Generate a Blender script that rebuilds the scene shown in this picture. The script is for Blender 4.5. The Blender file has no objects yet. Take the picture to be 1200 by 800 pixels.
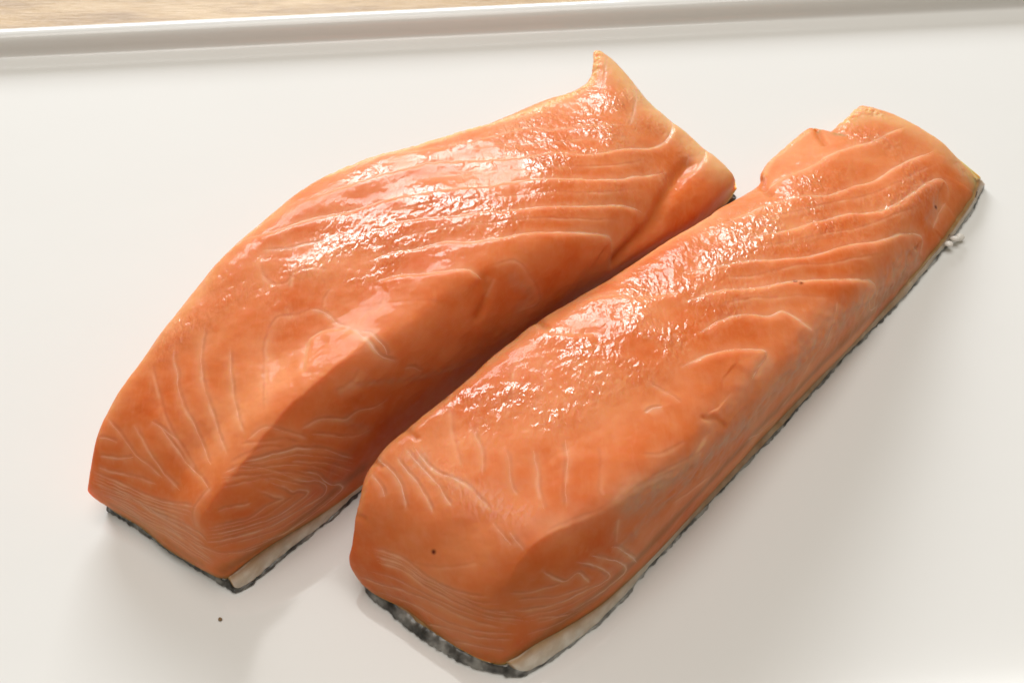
import bpy, bmesh, math, random
import numpy as np
from mathutils import Vector

# ================================================================ camera, world, lights, exposure
scene = bpy.context.scene
col = scene.collection
PITCH = math.radians(50.0); DIST = 0.300; HFOV = math.radians(42.0)
cam_data = bpy.data.cameras.new('camera'); cam = bpy.data.objects.new('camera', cam_data); col.objects.link(cam)
cam.location = (0, -DIST*math.cos(PITCH), DIST*math.sin(PITCH))
cam.rotation_euler = (math.pi/2-PITCH, 0, 0)
cam_data.sensor_fit = 'HORIZONTAL'; cam_data.angle = HFOV
cam_data.clip_start = 0.005; cam_data.clip_end = 20
cam_data.dof.use_dof = True; cam_data.dof.focus_distance = 0.285; cam_data.dof.aperture_fstop = 32.0
scene.camera = cam

world = bpy.data.worlds.new('World'); scene.world = world; world.use_nodes = True
wb = world.node_tree.nodes['Background']
wb.inputs['Color'].default_value = (1.0, 0.84, 0.62, 1); wb.inputs['Strength'].default_value = 0.22

def area_light(name, loc, target, sx, sy, power, colour):
    d = bpy.data.lights.new(name, 'AREA'); d.shape = 'RECTANGLE'; d.size = sx; d.size_y = sy
    d.energy = power; d.color = colour
    o = bpy.data.objects.new(name, d); col.objects.link(o); o.location = loc
    o.rotation_euler = (Vector(target)-Vector(loc)).to_track_quat('-Z', 'Y').to_euler()
    return o
area_light('window_light', (-0.36, 1.38, 0.62), (0, 0, 0), 1.00, 0.42, 24.5, (0.94, 0.965, 1.0))
area_light('overhead_light', (-0.12, 0.06, 1.48), (0, 0, 0), 1.15, 0.95, 13.0, (1.0, 0.985, 0.955))

scene.view_settings.view_transform = 'Standard'; scene.view_settings.look = 'None'
scene.view_settings.exposure = 0.0; scene.view_settings.gamma = 1.0
scene.view_settings.use_curve_mapping = False
scene.render.engine = 'CYCLES'
scene.cycles.use_denoising = True
scene.cycles.max_bounces = 12

# ---------------------------------------------------------------- numeric helpers
def hash3(ix, iy, iz, seed):
    h = (ix.astype(np.int64)*374761393 + iy.astype(np.int64)*668265263 + iz.astype(np.int64)*2147483647 + seed*974711) & 0xffffffff
    h = ((h ^ (h >> 13))*1274126177) & 0xffffffff
    h = ((h ^ (h >> 16))*2246822519) & 0xffffffff
    return ((h ^ (h >> 15)) & 0xffff)/65535.0

def noise3(P, scale, seed=0):
    """smooth value noise in -1..1 at points P (..,3), scale = cells per unit"""
    Q = P*scale
    I = np.floor(Q); F = Q-I; I = I.astype(np.int64)
    F = F*F*F*(F*(F*6-15)+10)
    r = 0
    for a in (0, 1):
        wa = F[..., 0] if a else 1-F[..., 0]
        for b in (0, 1):
            wb = F[..., 1] if b else 1-F[..., 1]
            for c in (0, 1):
                wc = F[..., 2] if c else 1-F[..., 2]
                r = r + wa*wb*wc*hash3(I[..., 0]+a, I[..., 1]+b, I[..., 2]+c, seed)
    return r*2-1

def fbm(P, scale, octaves=3, seed=0):
    r = 0; a = 1.0; t = 0
    for k in range(octaves):
        r = r + a*noise3(P, scale*2**k, seed+17*k); t += a; a *= .5
    return r/t

def cr_weights(t, n):
    """Catmull-Rom basis matrix for parameters t in 0..1 over n control points (ends extrapolated)"""
    x = np.clip(t, 0, 1)*(n-1)
    i = np.minimum(np.floor(x).astype(int), n-2); f = x-i
    w = np.stack([-.5*f+f*f-.5*f**3, 1-2.5*f*f+1.5*f**3, .5*f+2*f*f-1.5*f**3, -.5*f*f+.5*f**3], 1)
    M = np.zeros((len(x), n)); r = np.arange(len(x))
    for k in range(4):
        j = i-1+k
        lo = j < 0; hi = j > n-1; ok = ~(lo | hi)
        np.add.at(M, (r[ok], j[ok]), w[ok, k])
        np.add.at(M, (r[lo], np.zeros(lo.sum(), int)), 2*w[lo, k]); np.add.at(M, (r[lo], np.ones(lo.sum(), int)), -w[lo, k])
        np.add.at(M, (r[hi], np.full(hi.sum(), n-1)), 2*w[hi, k]); np.add.at(M, (r[hi], np.full(hi.sum(), n-2)), -w[hi, k])
    return M

def surf_grid(net, us, vs):
    A = cr_weights(us, net.shape[0]); B = cr_weights(vs, net.shape[1])
    return np.einsum('ui,ijk,vj->uvk', A, net, B)

def surf_pts(net, uv):
    A = cr_weights(uv[:, 0], net.shape[0]); B = cr_weights(uv[:, 1], net.shape[1])
    return np.einsum('pi,ijk,pj->pk', A, net, B)

def grid_normals(G):
    du = np.gradient(G, axis=0); dv = np.gradient(G, axis=1)
    n = np.cross(dv, du)
    return n/np.maximum(np.linalg.norm(n, axis=2, keepdims=True), 1e-9)

def smooth_line(P, m=5):
    """densify a polyline with Catmull-Rom"""
    P = np.asarray(P, float)
    if len(P) < 3:
        t = np.linspace(0, 1, 2*m+1)[:, None]
        return P[0]*(1-t)+P[-1]*t
    t = np.linspace(0, 1, (len(P)-1)*m+1)
    return cr_weights(t, len(P)) @ P

def line_field(V, UV, L3, Luv):
    """distance of each point V to the 3-D polyline L3, side in uv and running parameter"""
    best = np.full(len(V), 1e9); side = np.zeros(len(V)); par = np.zeros(len(V))
    n = len(L3)-1
    for k in range(n):
        a = L3[k]; d = L3[k+1]-a; q = max(float(d@d), 1e-9)
        t = np.clip(((V-a)@d)/q, 0, 1)
        e = V-a-t[:, None]*d
        ds = np.einsum('ij,ij->i', e, e)
        m = ds < best
        best[m] = ds[m]; par[m] = (k+t[m])/n
        du = Luv[k+1]-Luv[k]
        cr = du[0]*(UV[m, 1]-Luv[k, 1])-du[1]*(UV[m, 0]-Luv[k, 0])
        side[m] = np.sign(cr)
    return np.sqrt(best), side, par

# ================================================================ traced data, millimetres and patch coordinates
PLATE = {'cx': 0.0042, 'cy': 0.0108, 'yaw': 0.0791, 'hx': 0.205, 'hy': 0.1004}
CRUMB = (-0.05582, -0.06949, 0.0003)
SCALES = [(0.05876, 0.03348, 0.002, 0.001), (0.06059, 0.03528, 0.0019, 0.0011), (0.06217, 0.03634, 0.0014, 0.001)]
FILLET_A = {"loc": [-0.019, 0.002, 0.0],
 "net": [[[-62.53, -47.58, 2.4], [-59.74, -49.6, 2.4], [-54.93, -52.6, 2.4], [-48.64, -57.7, 2.4], [-42.19, -61.53, 2.4], [-38.57, -63.61, 2.4], [-36.31, -64.36, 2.4]],
[[-63.59, -46.74, 3.0], [-64.9, -46.88, 6.0], [-56.57, -50.81, 8.0], [-48.88, -55.37, 9.0], [-40.01, -61.74, 12.5], [-35.05, -62.69, 8.5], [-32.86, -60.94, 3.0]],
[[-62.8, -45.52, 3.0], [-64.43, -46.11, 10.0], [-55.82, -48.94, 13.0], [-47.19, -53.42, 15.0], [-37.6, -59.35, 20.0], [-30.83, -59.8, 13.0], [-27.74, -56.31, 3.0]],
[[-59.5, -40.95, 3.0], [-62.31, -39.95, 17.0], [-52.79, -43.56, 20.0], [-42.07, -47.68, 21.0], [-30.2, -51.79, 26.0], [-22.49, -52.8, 17.0], [-18.85, -49.12, 2.6]],
[[-53.62, -29.1, 3.0], [-56.78, -26.78, 21.0], [-46.29, -30.93, 24.0], [-33.77, -36.73, 26.0], [-21.25, -41.46, 30.0], [-13.34, -42.84, 19.0], [-9.51, -40.26, 2.6]],
[[-39.72, -4.52, 3.0], [-42.59, 1.77, 23.0], [-30.77, -10.68, 28.0], [-18.4, -20.79, 29.0], [-6.04, -29.93, 32.0], [1.85, -29.13, 19.0], [6.27, -23.03, 3.0]],
[[-22.8, 18.87, 3.0], [-22.65, 28.6, 22.0], [-10.42, 11.7, 28.0], [1.27, -1.71, 30.0], [11.24, -12.25, 31.0], [19.9, -11.96, 18.0], [24.67, -5.5, 3.0]],
[[6.49, 41.74, 3.0], [5.72, 48.27, 17.0], [15.09, 33.5, 23.0], [24.64, 19.1, 26.0], [33.67, 6.94, 25.0], [40.72, 7.21, 14.0], [45.75, 16.69, 3.0]],
[[21.17, 61.98, 3.0], [25.41, 65.53, 12.0], [33.41, 52.28, 17.0], [40.86, 38.28, 20.0], [48.29, 27.5, 18.0], [56.89, 24.32, 11.0], [64.1, 32.65, 2.4]],
[[40.06, 79.72, 3.0], [38.21, 75.09, 11.0], [42.88, 66.41, 14.0], [49.28, 55.77, 14.0], [56.93, 44.13, 12.0], [65.57, 35.6, 10.0], [70.71, 39.09, 2.4]],
[[44.42, 86.73, 3.0], [40.67, 87.63, 11.0], [46.02, 83.04, 11.0], [53.94, 68.31, 10.5], [63.1, 54.43, 10.5], [71.33, 43.54, 9.5], [73.84, 43.1, 4.0]],
[[45.33, 86.73, 3.0], [43.03, 88.5, 5.0], [47.36, 83.38, 4.0], [56.42, 65.08, 4.0], [64.81, 54.17, 4.0], [72.06, 44.0, 4.0], [73.84, 43.85, 3.0]]],
 "seams": [[0.5, 0.35, 0.12, 0, 1, [[0.3705, 0.2278], [0.3482, 0.2896], [0.3287, 0.332], [0.3092, 0.3745], [0.2953, 0.4131], [0.273, 0.4749], [0.2228, 0.5946]]], [0.55, 0.35, 0.15, 1, 1, [[0.3844, 0.2625], [0.3705, 0.3012], [0.351, 0.3514], [0.3315, 0.4015], [0.3148, 0.4517], [0.2813, 0.5251], [0.2535, 0.583]]], [0.7, 0.36, 0.14, 1, 1, [[0.4095, 0.2857], [0.39, 0.3282], [0.3621, 0.4015], [0.3454, 0.4479], [0.3287, 0.4903], [0.3036, 0.5405], [0.2702, 0.61]]], [0.55, 0.34, 0.12, 1, 1, [[0.4011, 0.3861], [0.3816, 0.4363], [0.3649, 0.4788], [0.3398, 0.5367], [0.3036, 0.61]]], [0.6, 0.5, 0.16, 0, -1, [[0.4596, 0.4595], [0.4485, 0.444], [0.4401, 0.417], [0.4318, 0.4208], [0.4178, 0.444], [0.3955, 0.5019], [0.3733, 0.556], [0.337, 0.6293]]], [0.7, 0.5, 0.2, 0, -1, [[0.454, 0.5598], [0.4485, 0.529], [0.4401, 0.5174], [0.4318, 0.5212], [0.415, 0.5598], [0.3928, 0.6139]]], [0.45, 0.3, 0.08, 1, 1, [[0.3008, 0.1776], [0.273, 0.2664], [0.2479, 0.332], [0.234, 0.3938], [0.2201, 0.4556]]], [0.5, 0.3, 0.08, 1, 1, [[0.2897, 0.2934], [0.2618, 0.3668], [0.234, 0.4402], [0.2033, 0.5367]]], [0.55, 0.3, 0.08, 1, 1, [[0.3036, 0.332], [0.2953, 0.39], [0.2869, 0.444]]], [0.55, 0.3, 0.1, 1, 1, [[0.3008, 0.3629], [0.2758, 0.444], [0.2451, 0.5367], [0.2117, 0.6409]]], [0.5, 0.3, 0.06, 1, 1, [[0.2618, 0.1931], [0.2618, 0.2394], [0.2591, 0.2703]]], [0.5, 0.3, 0.06, 1, 1, [[0.2312, 0.2162], [0.2312, 0.2587], [0.234, 0.3012], [0.2423, 0.3359]]], [0.5, 0.3, 0.08, 1, 1, [[0.2117, 0.2085], [0.2033, 0.2703], [0.2006, 0.3282], [0.2033, 0.4479]]], [0.6, 0.3, 0.12, 1, 1, [[0.1978, 0.2046], [0.1838, 0.2741], [0.1727, 0.3359], [0.1643, 0.417], [0.1699, 0.5328], [0.1783, 0.6255]]], [0.55, 0.3, 0.1, 1, 1, [[0.1727, 0.2008], [0.1448, 0.2973], [0.1337, 0.4054], [0.1365, 0.4981], [0.1309, 0.5946]]], [0.7, 0.3, 0.14, 1, 1, [[0.1532, 0.305], [0.1337, 0.3822], [0.117, 0.4517], [0.1031, 0.5483], [0.0947, 0.6139], [0.0864, 0.6834]]], [0.6, 0.3, 0.14, 1, 1, [[0.1031, 0.2432], [0.0836, 0.3127], [0.0669, 0.39], [0.0752, 0.5328], [0.0557, 0.6564], [0.0501, 0.7606]]], [0.6, 0.3, 0.14, 1, 1, [[0.1365, 0.4286], [0.1198, 0.471], [0.117, 0.5483], [0.1114, 0.6332], [0.0975, 0.7027]]], [0.5, 0.3, 0.12, 1, 1, [[0.0752, 0.5058], [0.0724, 0.583], [0.0724, 0.6718], [0.0891, 0.7799], [0.1253, 0.8919], [0.1616, 0.9575]]], [0.5, 0.35, 0.05, 0, -1, [[0.2173, 0.6448], [0.2006, 0.6293], [0.1783, 0.6255], [0.1532, 0.6293], [0.1198, 0.6409]]], [0.6, 0.3, 0.1, 1, 1, [[0.1838, 0.6988], [0.2006, 0.7297], [0.2145, 0.7568], [0.2228, 0.7683]]], [0.7, 0.32, 0.12, 1, -1, [[0.2423, 0.7606], [0.2479, 0.7992], [0.2535, 0.834], [0.234, 0.8147], [0.2089, 0.8031], [0.1866, 0.7799], [0.1448, 0.7027]]], [0.75, 0.32, 0.12, 1, -1, [[0.2591, 0.7645], [0.2674, 0.8069], [0.2674, 0.8378], [0.2758, 0.8494], [0.2813, 0.8803], [0.2591, 0.8842], [0.2312, 0.8726], [0.2033, 0.8378], [0.1532, 0.7645], [0.1142, 0.6873]]], [0.8, 0.35, 0.14, 1, -1, [[0.2786, 0.7761], [0.2841, 0.8108], [0.2897, 0.8417], [0.3036, 0.8764], [0.3064, 0.9151], [0.2897, 0.9344], [0.2507, 0.9189], [0.2117, 0.8919], [0.1727, 0.8378], [0.1281, 0.7683], [0.0947, 0.6988]]], [0.8, 0.35, 0.14, 1, 1, [[0.2953, 0.7992], [0.3036, 0.834], [0.3092, 0.8687], [0.312, 0.9189], [0.3231, 0.9421], [0.3203, 0.9653], [0.2925, 0.973], [0.2535, 0.9768], [0.2089, 0.9768], [0.1727, 0.9266]]], [0.6, 0.32, 0.14, 1, 1, [[0.2953, 0.6332], [0.3092, 0.6448], [0.3175, 0.6641], [0.3203, 0.6988], [0.3259, 0.7297], [0.3343, 0.7606]]], [0.85, 0.35, 0.14, 1, 1, [[0.2646, 0.668], [0.2758, 0.695], [0.2869, 0.7143], [0.3008, 0.7375], [0.3148, 0.7568], [0.3287, 0.7876], [0.3398, 0.8185], [0.3482, 0.861], [0.3565, 0.8958]]], [0.6, 0.3, 0.12, 1, 1, [[0.2981, 0.7683], [0.312, 0.8031], [0.3287, 0.8533], [0.337, 0.8919], [0.3482, 0.9305]]], [0.55, 0.4, 0.12, 1, 1, [[0.337, 0.7297], [0.3482, 0.7375], [0.3593, 0.7452], [0.3705, 0.7683], [0.3788, 0.7876], [0.3928, 0.7876], [0.4067, 0.8031], [0.4206, 0.8031]]], [0.5, 0.4, 0.1, 1, 1, [[0.3398, 0.7568], [0.3538, 0.7915], [0.3621, 0.8185], [0.376, 0.8456], [0.39, 0.8533]]], [0.45, 0.3, 0.12, 1, 1, [[0.2423, 0.6409], [0.2563, 0.668], [0.2674, 0.7181], [0.273, 0.7529], [0.2813, 0.7876]]], [0.45, 0.3, 0.12, 0, 1, [[0.2869, 0.6216], [0.2953, 0.6757], [0.312, 0.7181], [0.3203, 0.7529]]], [0.45, 0.3, 0.1, 0, 1, [[0.2284, 0.6602], [0.2451, 0.6911], [0.2563, 0.7336], [0.2591, 0.7683]]], [0.4, 0.3, 0.1, 0, 1, [[0.2563, 0.6332], [0.2758, 0.6641], [0.2925, 0.695], [0.3064, 0.7336]]], [1.0, 0.5, 0.12, 1, 1, [[0.4568, 0.5521], [0.4568, 0.5753], [0.454, 0.6062], [0.4513, 0.6371], [0.4457, 0.6873], [0.4513, 0.7297]]], [0.9, 0.35, 0.1, 1, 1, [[0.4568, 0.5946], [0.4596, 0.6178], [0.4568, 0.6448], [0.454, 0.6757], [0.4485, 0.6988]]], [0.6, 0.4, 0.05, 1, 1, [[0.4513, 0.7529], [0.4568, 0.7683], [0.4596, 0.7915]]], [0.5, 0.6, 0.08, 0, 1, [[0.39, 0.7104], [0.4011, 0.7143], [0.4095, 0.7143], [0.4178, 0.7027], [0.4262, 0.6911]]], [0.6, 0.45, 0.16, 0, 1, [[0.4624, 0.3784], [0.468, 0.3591], [0.4735, 0.3514], [0.4791, 0.3591], [0.4847, 0.3822], [0.4875, 0.4015]]], [0.5, 0.35, 0.15, 0, 1, [[0.4624, 0.4749], [0.4708, 0.4556], [0.4791, 0.4479]]], [0.7, 0.35, 0.15, 1, 1, [[0.4568, 0.4517], [0.4596, 0.4865], [0.4568, 0.5251], [0.4568, 0.5637]]], [0.5, 0.35, 0.06, 0, 1, [[0.4596, 0.5792], [0.4763, 0.556], [0.4819, 0.5753], [0.4958, 0.5521]]], [0.5, 0.35, 0.12, 0, 1, [[0.4735, 0.2625], [0.4624, 0.2819], [0.4568, 0.3166], [0.4596, 0.3475], [0.4652, 0.3591], [0.4763, 0.3398], [0.4847, 0.3127]]], [0.8, 0.35, 0.16, 1, 1, [[0.4708, 0.2587], [0.4819, 0.2896], [0.4958, 0.3127], [0.5097, 0.3436]]], [0.9, 0.42, 0.3, 1, 1, [[0.468, 0.1931], [0.4791, 0.2317], [0.493, 0.2548], [0.5125, 0.278], [0.5292, 0.3012], [0.5432, 0.3127], [0.5599, 0.3282], [0.5738, 0.3475], [0.5905, 0.3745], [0.6128, 0.417], [0.6267, 0.4324], [0.6574, 0.4903], [0.7103, 0.5869], [0.7382, 0.6178], [0.7716, 0.6602], [0.7939, 0.6795]]], [0.8, 0.4, 0.3, 1, 1, [[0.507, 0.2162], [0.5292, 0.2432], [0.5515, 0.2548], [0.5682, 0.2625], [0.585, 0.2703], [0.5961, 0.2741], [0.61, 0.2934], [0.6212, 0.3127], [0.6518, 0.3745], [0.6741, 0.4015], [0.7075, 0.4672], [0.7549, 0.5251], [0.805, 0.5907], [0.8468, 0.6139], [0.8858, 0.6062], [0.9081, 0.583]]], [0.7, 0.4, 0.25, 1, 1, [[0.546, 0.2201], [0.5794, 0.2046], [0.6045, 0.2317], [0.6435, 0.2625], [0.6602, 0.2664], [0.6852, 0.2819], [0.7047, 0.3243], [0.7437, 0.3745], [0.7994, 0.4788]]], [0.75, 0.4, 0.3, 1, 1, [[0.5265, 0.3784], [0.5404, 0.3938], [0.5543, 0.4093], [0.5738, 0.4517], [0.5989, 0.4981], [0.6156, 0.5251], [0.6435, 0.5714], [0.688, 0.6486], [0.7019, 0.6873], [0.7075, 0.722]]], [0.8, 0.4, 0.34, 1, 1, [[0.5097, 0.444], [0.5265, 0.4633], [0.5404, 0.4903], [0.5571, 0.5135], [0.5682, 0.5483], [0.5877, 0.5792], [0.6072, 0.6023], [0.6323, 0.6486], [0.6546, 0.7066], [0.6574, 0.7336], [0.649, 0.7799]]], [0.75, 0.4, 0.3, 1, 1, [[0.5014, 0.5019], [0.5153, 0.529], [0.532, 0.583], [0.5487, 0.6178], [0.5515, 0.6409], [0.5515, 0.6718]]], [0.5, 0.4, 0.12, 0, 1, [[0.5655, 0.6525], [0.5794, 0.6641], [0.5794, 0.7181], [0.5766, 0.7722], [0.5682, 0.8108], [0.5515, 0.7992]]], [0.5, 0.4, 0.12, 0, -1, [[0.5599, 0.6834], [0.5515, 0.7066], [0.5432, 0.7259]]], [0.7, 0.4, 0.12, 1, -1, [[0.9053, 0.2896], [0.8552, 0.278], [0.8134, 0.2896]]], [0.7, 0.4, 0.12, 1, -1, [[0.8997, 0.444], [0.8496, 0.4672], [0.805, 0.4865]]], [0.6, 0.5, 0.2, 1, -1, [[0.9109, 0.7259], [0.8607, 0.7452], [0.8106, 0.7297]]], [0.4, 0.4, 0.1, 0, 1, [[0.6212, 0.2703], [0.6462, 0.2934], [0.6713, 0.332], [0.6992, 0.3822], [0.7382, 0.4324]]], [0.45, 0.24, 0.06, 1, 1, [[0.1894, 0.2046], [0.1755, 0.2703], [0.1616, 0.332], [0.156, 0.4054], [0.1588, 0.4788], [0.1616, 0.5521], [0.1643, 0.6178]]], [0.45, 0.24, 0.06, 1, 1, [[0.1838, 0.2008], [0.1643, 0.2664], [0.1504, 0.3282], [0.1448, 0.3977], [0.1476, 0.471], [0.1504, 0.5405], [0.1504, 0.6062]]], [0.45, 0.24, 0.06, 1, 1, [[0.1588, 0.2201], [0.1421, 0.2819], [0.1309, 0.3475], [0.1253, 0.417], [0.1226, 0.4903], [0.1198, 0.556], [0.1142, 0.6216]]], [0.45, 0.24, 0.06, 1, 1, [[0.1393, 0.2355], [0.1281, 0.2973], [0.1226, 0.3707], [0.117, 0.444], [0.1114, 0.5174], [0.1031, 0.583], [0.1003, 0.6525]]], [0.45, 0.24, 0.06, 1, 1, [[0.1114, 0.2471], [0.1086, 0.3166], [0.0975, 0.3938], [0.0975, 0.4788], [0.0864, 0.5521], [0.0808, 0.6255], [0.0752, 0.7066]]], [0.45, 0.24, 0.06, 1, 1, [[0.1031, 0.2432], [0.0947, 0.3127], [0.0836, 0.3938], [0.0836, 0.4826], [0.078, 0.5637], [0.0696, 0.6371], [0.0641, 0.7336]]], [0.45, 0.24, 0.06, 1, 1, [[0.078, 0.251], [0.0696, 0.3205], [0.0585, 0.4015], [0.0613, 0.4942], [0.0557, 0.5714], [0.0474, 0.6525], [0.0446, 0.7645]]], [0.45, 0.24, 0.06, 1, 1, [[0.0641, 0.2587], [0.0529, 0.3282], [0.0501, 0.4131], [0.0529, 0.5019], [0.0474, 0.5753], [0.039, 0.6525], [0.0362, 0.7645]]], [0.45, 0.24, 0.06, 1, 1, [[0.1309, 0.695], [0.1588, 0.749], [0.1811, 0.7876], [0.2033, 0.8147], [0.2228, 0.8378], [0.2451, 0.8456], [0.2646, 0.8571]]], [0.45, 0.24, 0.06, 1, 1, [[0.1031, 0.6911], [0.1448, 0.7683], [0.1783, 0.8185], [0.2061, 0.861], [0.2312, 0.888], [0.2591, 0.8996], [0.2897, 0.9035]]], [0.45, 0.24, 0.06, 1, 1, [[0.0891, 0.7336], [0.1365, 0.8147], [0.1755, 0.8764], [0.2061, 0.9266], [0.2368, 0.9459], [0.2674, 0.9459], [0.3008, 0.9459]]], [0.45, 0.24, 0.06, 1, 1, [[0.078, 0.8069], [0.1309, 0.888], [0.1755, 0.9459], [0.2117, 0.973], [0.2451, 0.9691], [0.2813, 0.9614], [0.3175, 0.9653]]], [0.4, 0.24, 0.06, 1, 1, [[0.2591, 0.668], [0.273, 0.7066], [0.2897, 0.7375], [0.3092, 0.7683], [0.3259, 0.8108], [0.3398, 0.8571], [0.3538, 0.9112]]], [0.4, 0.24, 0.06, 1, 1, [[0.2479, 0.6564], [0.2591, 0.6988], [0.2758, 0.7375], [0.2925, 0.7722], [0.3092, 0.8147], [0.3203, 0.8687], [0.3343, 0.9305]]], [0.4, 0.24, 0.06, 1, 1, [[0.234, 0.6486], [0.2451, 0.6911], [0.2591, 0.7297], [0.2758, 0.7645], [0.2897, 0.8031], [0.3008, 0.8571], [0.3148, 0.9189]]], [0.4, 0.24, 0.06, 1, 1, [[0.2201, 0.6641], [0.2312, 0.695], [0.2451, 0.722], [0.2591, 0.749], [0.2702, 0.7799], [0.2786, 0.8224], [0.2869, 0.8687]]], [0.38, 0.34, 0.1, 0, 1, [[0.5738, 0.2394], [0.5989, 0.2548], [0.6267, 0.278], [0.6546, 0.3166], [0.6908, 0.3668], [0.7326, 0.4363], [0.7994, 0.5367]]], [0.38, 0.34, 0.1, 0, 1, [[0.5571, 0.2896], [0.585, 0.3089], [0.61, 0.3514], [0.6379, 0.4015], [0.6713, 0.4633], [0.7131, 0.5367], [0.7883, 0.6255]]], [0.38, 0.34, 0.1, 0, 1, [[0.5348, 0.3475], [0.5627, 0.3784], [0.5877, 0.4208], [0.6128, 0.471], [0.6435, 0.5212], [0.6797, 0.5907], [0.7326, 0.6718]]], [0.38, 0.34, 0.1, 0, 1, [[0.5181, 0.4131], [0.5432, 0.444], [0.5682, 0.4826], [0.5905, 0.529], [0.6156, 0.5676], [0.6435, 0.6216], [0.6769, 0.695]]]],
 "areas": [["fat", 0.9, 1.6, [[0.5432, 0.1853], [0.5543, 0.1892], [0.5766, 0.1931], [0.61, 0.1969], [0.6379, 0.1969], [0.6852, 0.2085], [0.727, 0.2162], [0.7939, 0.1969], [0.8635, 0.1969], [0.9053, 0.2239]]], ["fat", 0.8, 5.0, [[0.8997, 0.2471], [0.8914, 0.4015], [0.9025, 0.5097], [0.9081, 0.6255], [0.8969, 0.7761], [0.9164, 0.9305]]], ["fat", 0.35, 3.0, [[0.3148, 0.1853], [0.3649, 0.1815], [0.4178, 0.2008], [0.454, 0.1815], [0.5014, 0.2046]]], ["brown", 0.8, 1.6, [[0.039, 0.8649], [0.1198, 0.9421], [0.2033, 0.973], [0.2897, 0.9498], [0.3593, 0.9459]]], ["brown", 0.5, 1.2, [[0.0585, 0.2394], [0.039, 0.3707], [0.0279, 0.5251], [0.0223, 0.6834]]], ["ridge", 0.9, 1.3, [[0.1281, 0.6486], [0.1838, 0.6641], [0.234, 0.668], [0.2758, 0.668], [0.3649, 0.6641], [0.4206, 0.6448], [0.468, 0.6293]]], ["grain", 1.0, 9.0, [[0.4875, 0.3359], [0.5292, 0.3745], [0.571, 0.39], [0.6072, 0.3977], [0.6741, 0.3977], [0.7493, 0.4054], [0.8245, 0.3977]]], ["grain", 0.8, 6.0, [[0.5042, 0.4363], [0.5376, 0.4749], [0.5822, 0.5174], [0.6379, 0.5251], [0.6992, 0.6178]]], ["grain", 0.7, 6.0, [[0.7744, 0.3514], [0.8468, 0.444], [0.8524, 0.5676], [0.8524, 0.6795], [0.7799, 0.6564]]], ["grain", 0.4, 3.0, [[0.3705, 0.2394], [0.3983, 0.2548], [0.4373, 0.2471]]], ["grain", 0.5, 4.0, [[0.4429, 0.4363], [0.454, 0.3205], [0.3844, 0.2278]]], ["grain", 0.6, 4.0, [[0.5543, 0.2432], [0.6017, 0.2471], [0.6713, 0.2625], [0.7744, 0.2548]]], ["film", 0.4, 1.5, [[0.5682, 0.7066], [0.571, 0.7722], [0.5571, 0.7954]]], ["film", 0.45, 0.9, [[0.5014, 0.8649], [0.4596, 0.8069], [0.4178, 0.7336], [0.3955, 0.7181]]], ["film", 0.4, 1.2, [[0.3788, 0.7915], [0.3872, 0.8494]]], ["groove", 0.9, 1.9, [[0.844, 0.7104], [0.7911, 0.7181], [0.7437, 0.7375], [0.7075, 0.7722], [0.6769, 0.7876], [0.649, 0.8108]]], ["groove", 0.5, 1.2, [[0.5543, 0.6718], [0.546, 0.7181], [0.5265, 0.7529]]]],
 "blood": [],
 "skin_near": [[-63.89, -47.05], [-56.46, -51.7], [-48.69, -57.23], [-41.21, -62.04], [-35.32, -65.99]],
 "skin_right": [[-34.44, -66.37], [-31.01, -63.37], [-26.56, -58.39], [-18.82, -50.7], [-10.86, -41.66], [6.21, -24.42], [24.71, -5.73], [46.92, 16.22], [63.46, 34.18], [69.78, 41.56], [73.07, 44.87]],
 "silver": [0.1, [0, 0.3, 1], [0.9, 0.8, 0.6]],
 "skin_near_h": 2.5, "skin_lean": 0.6, "skin_pale": 0.5}
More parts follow.
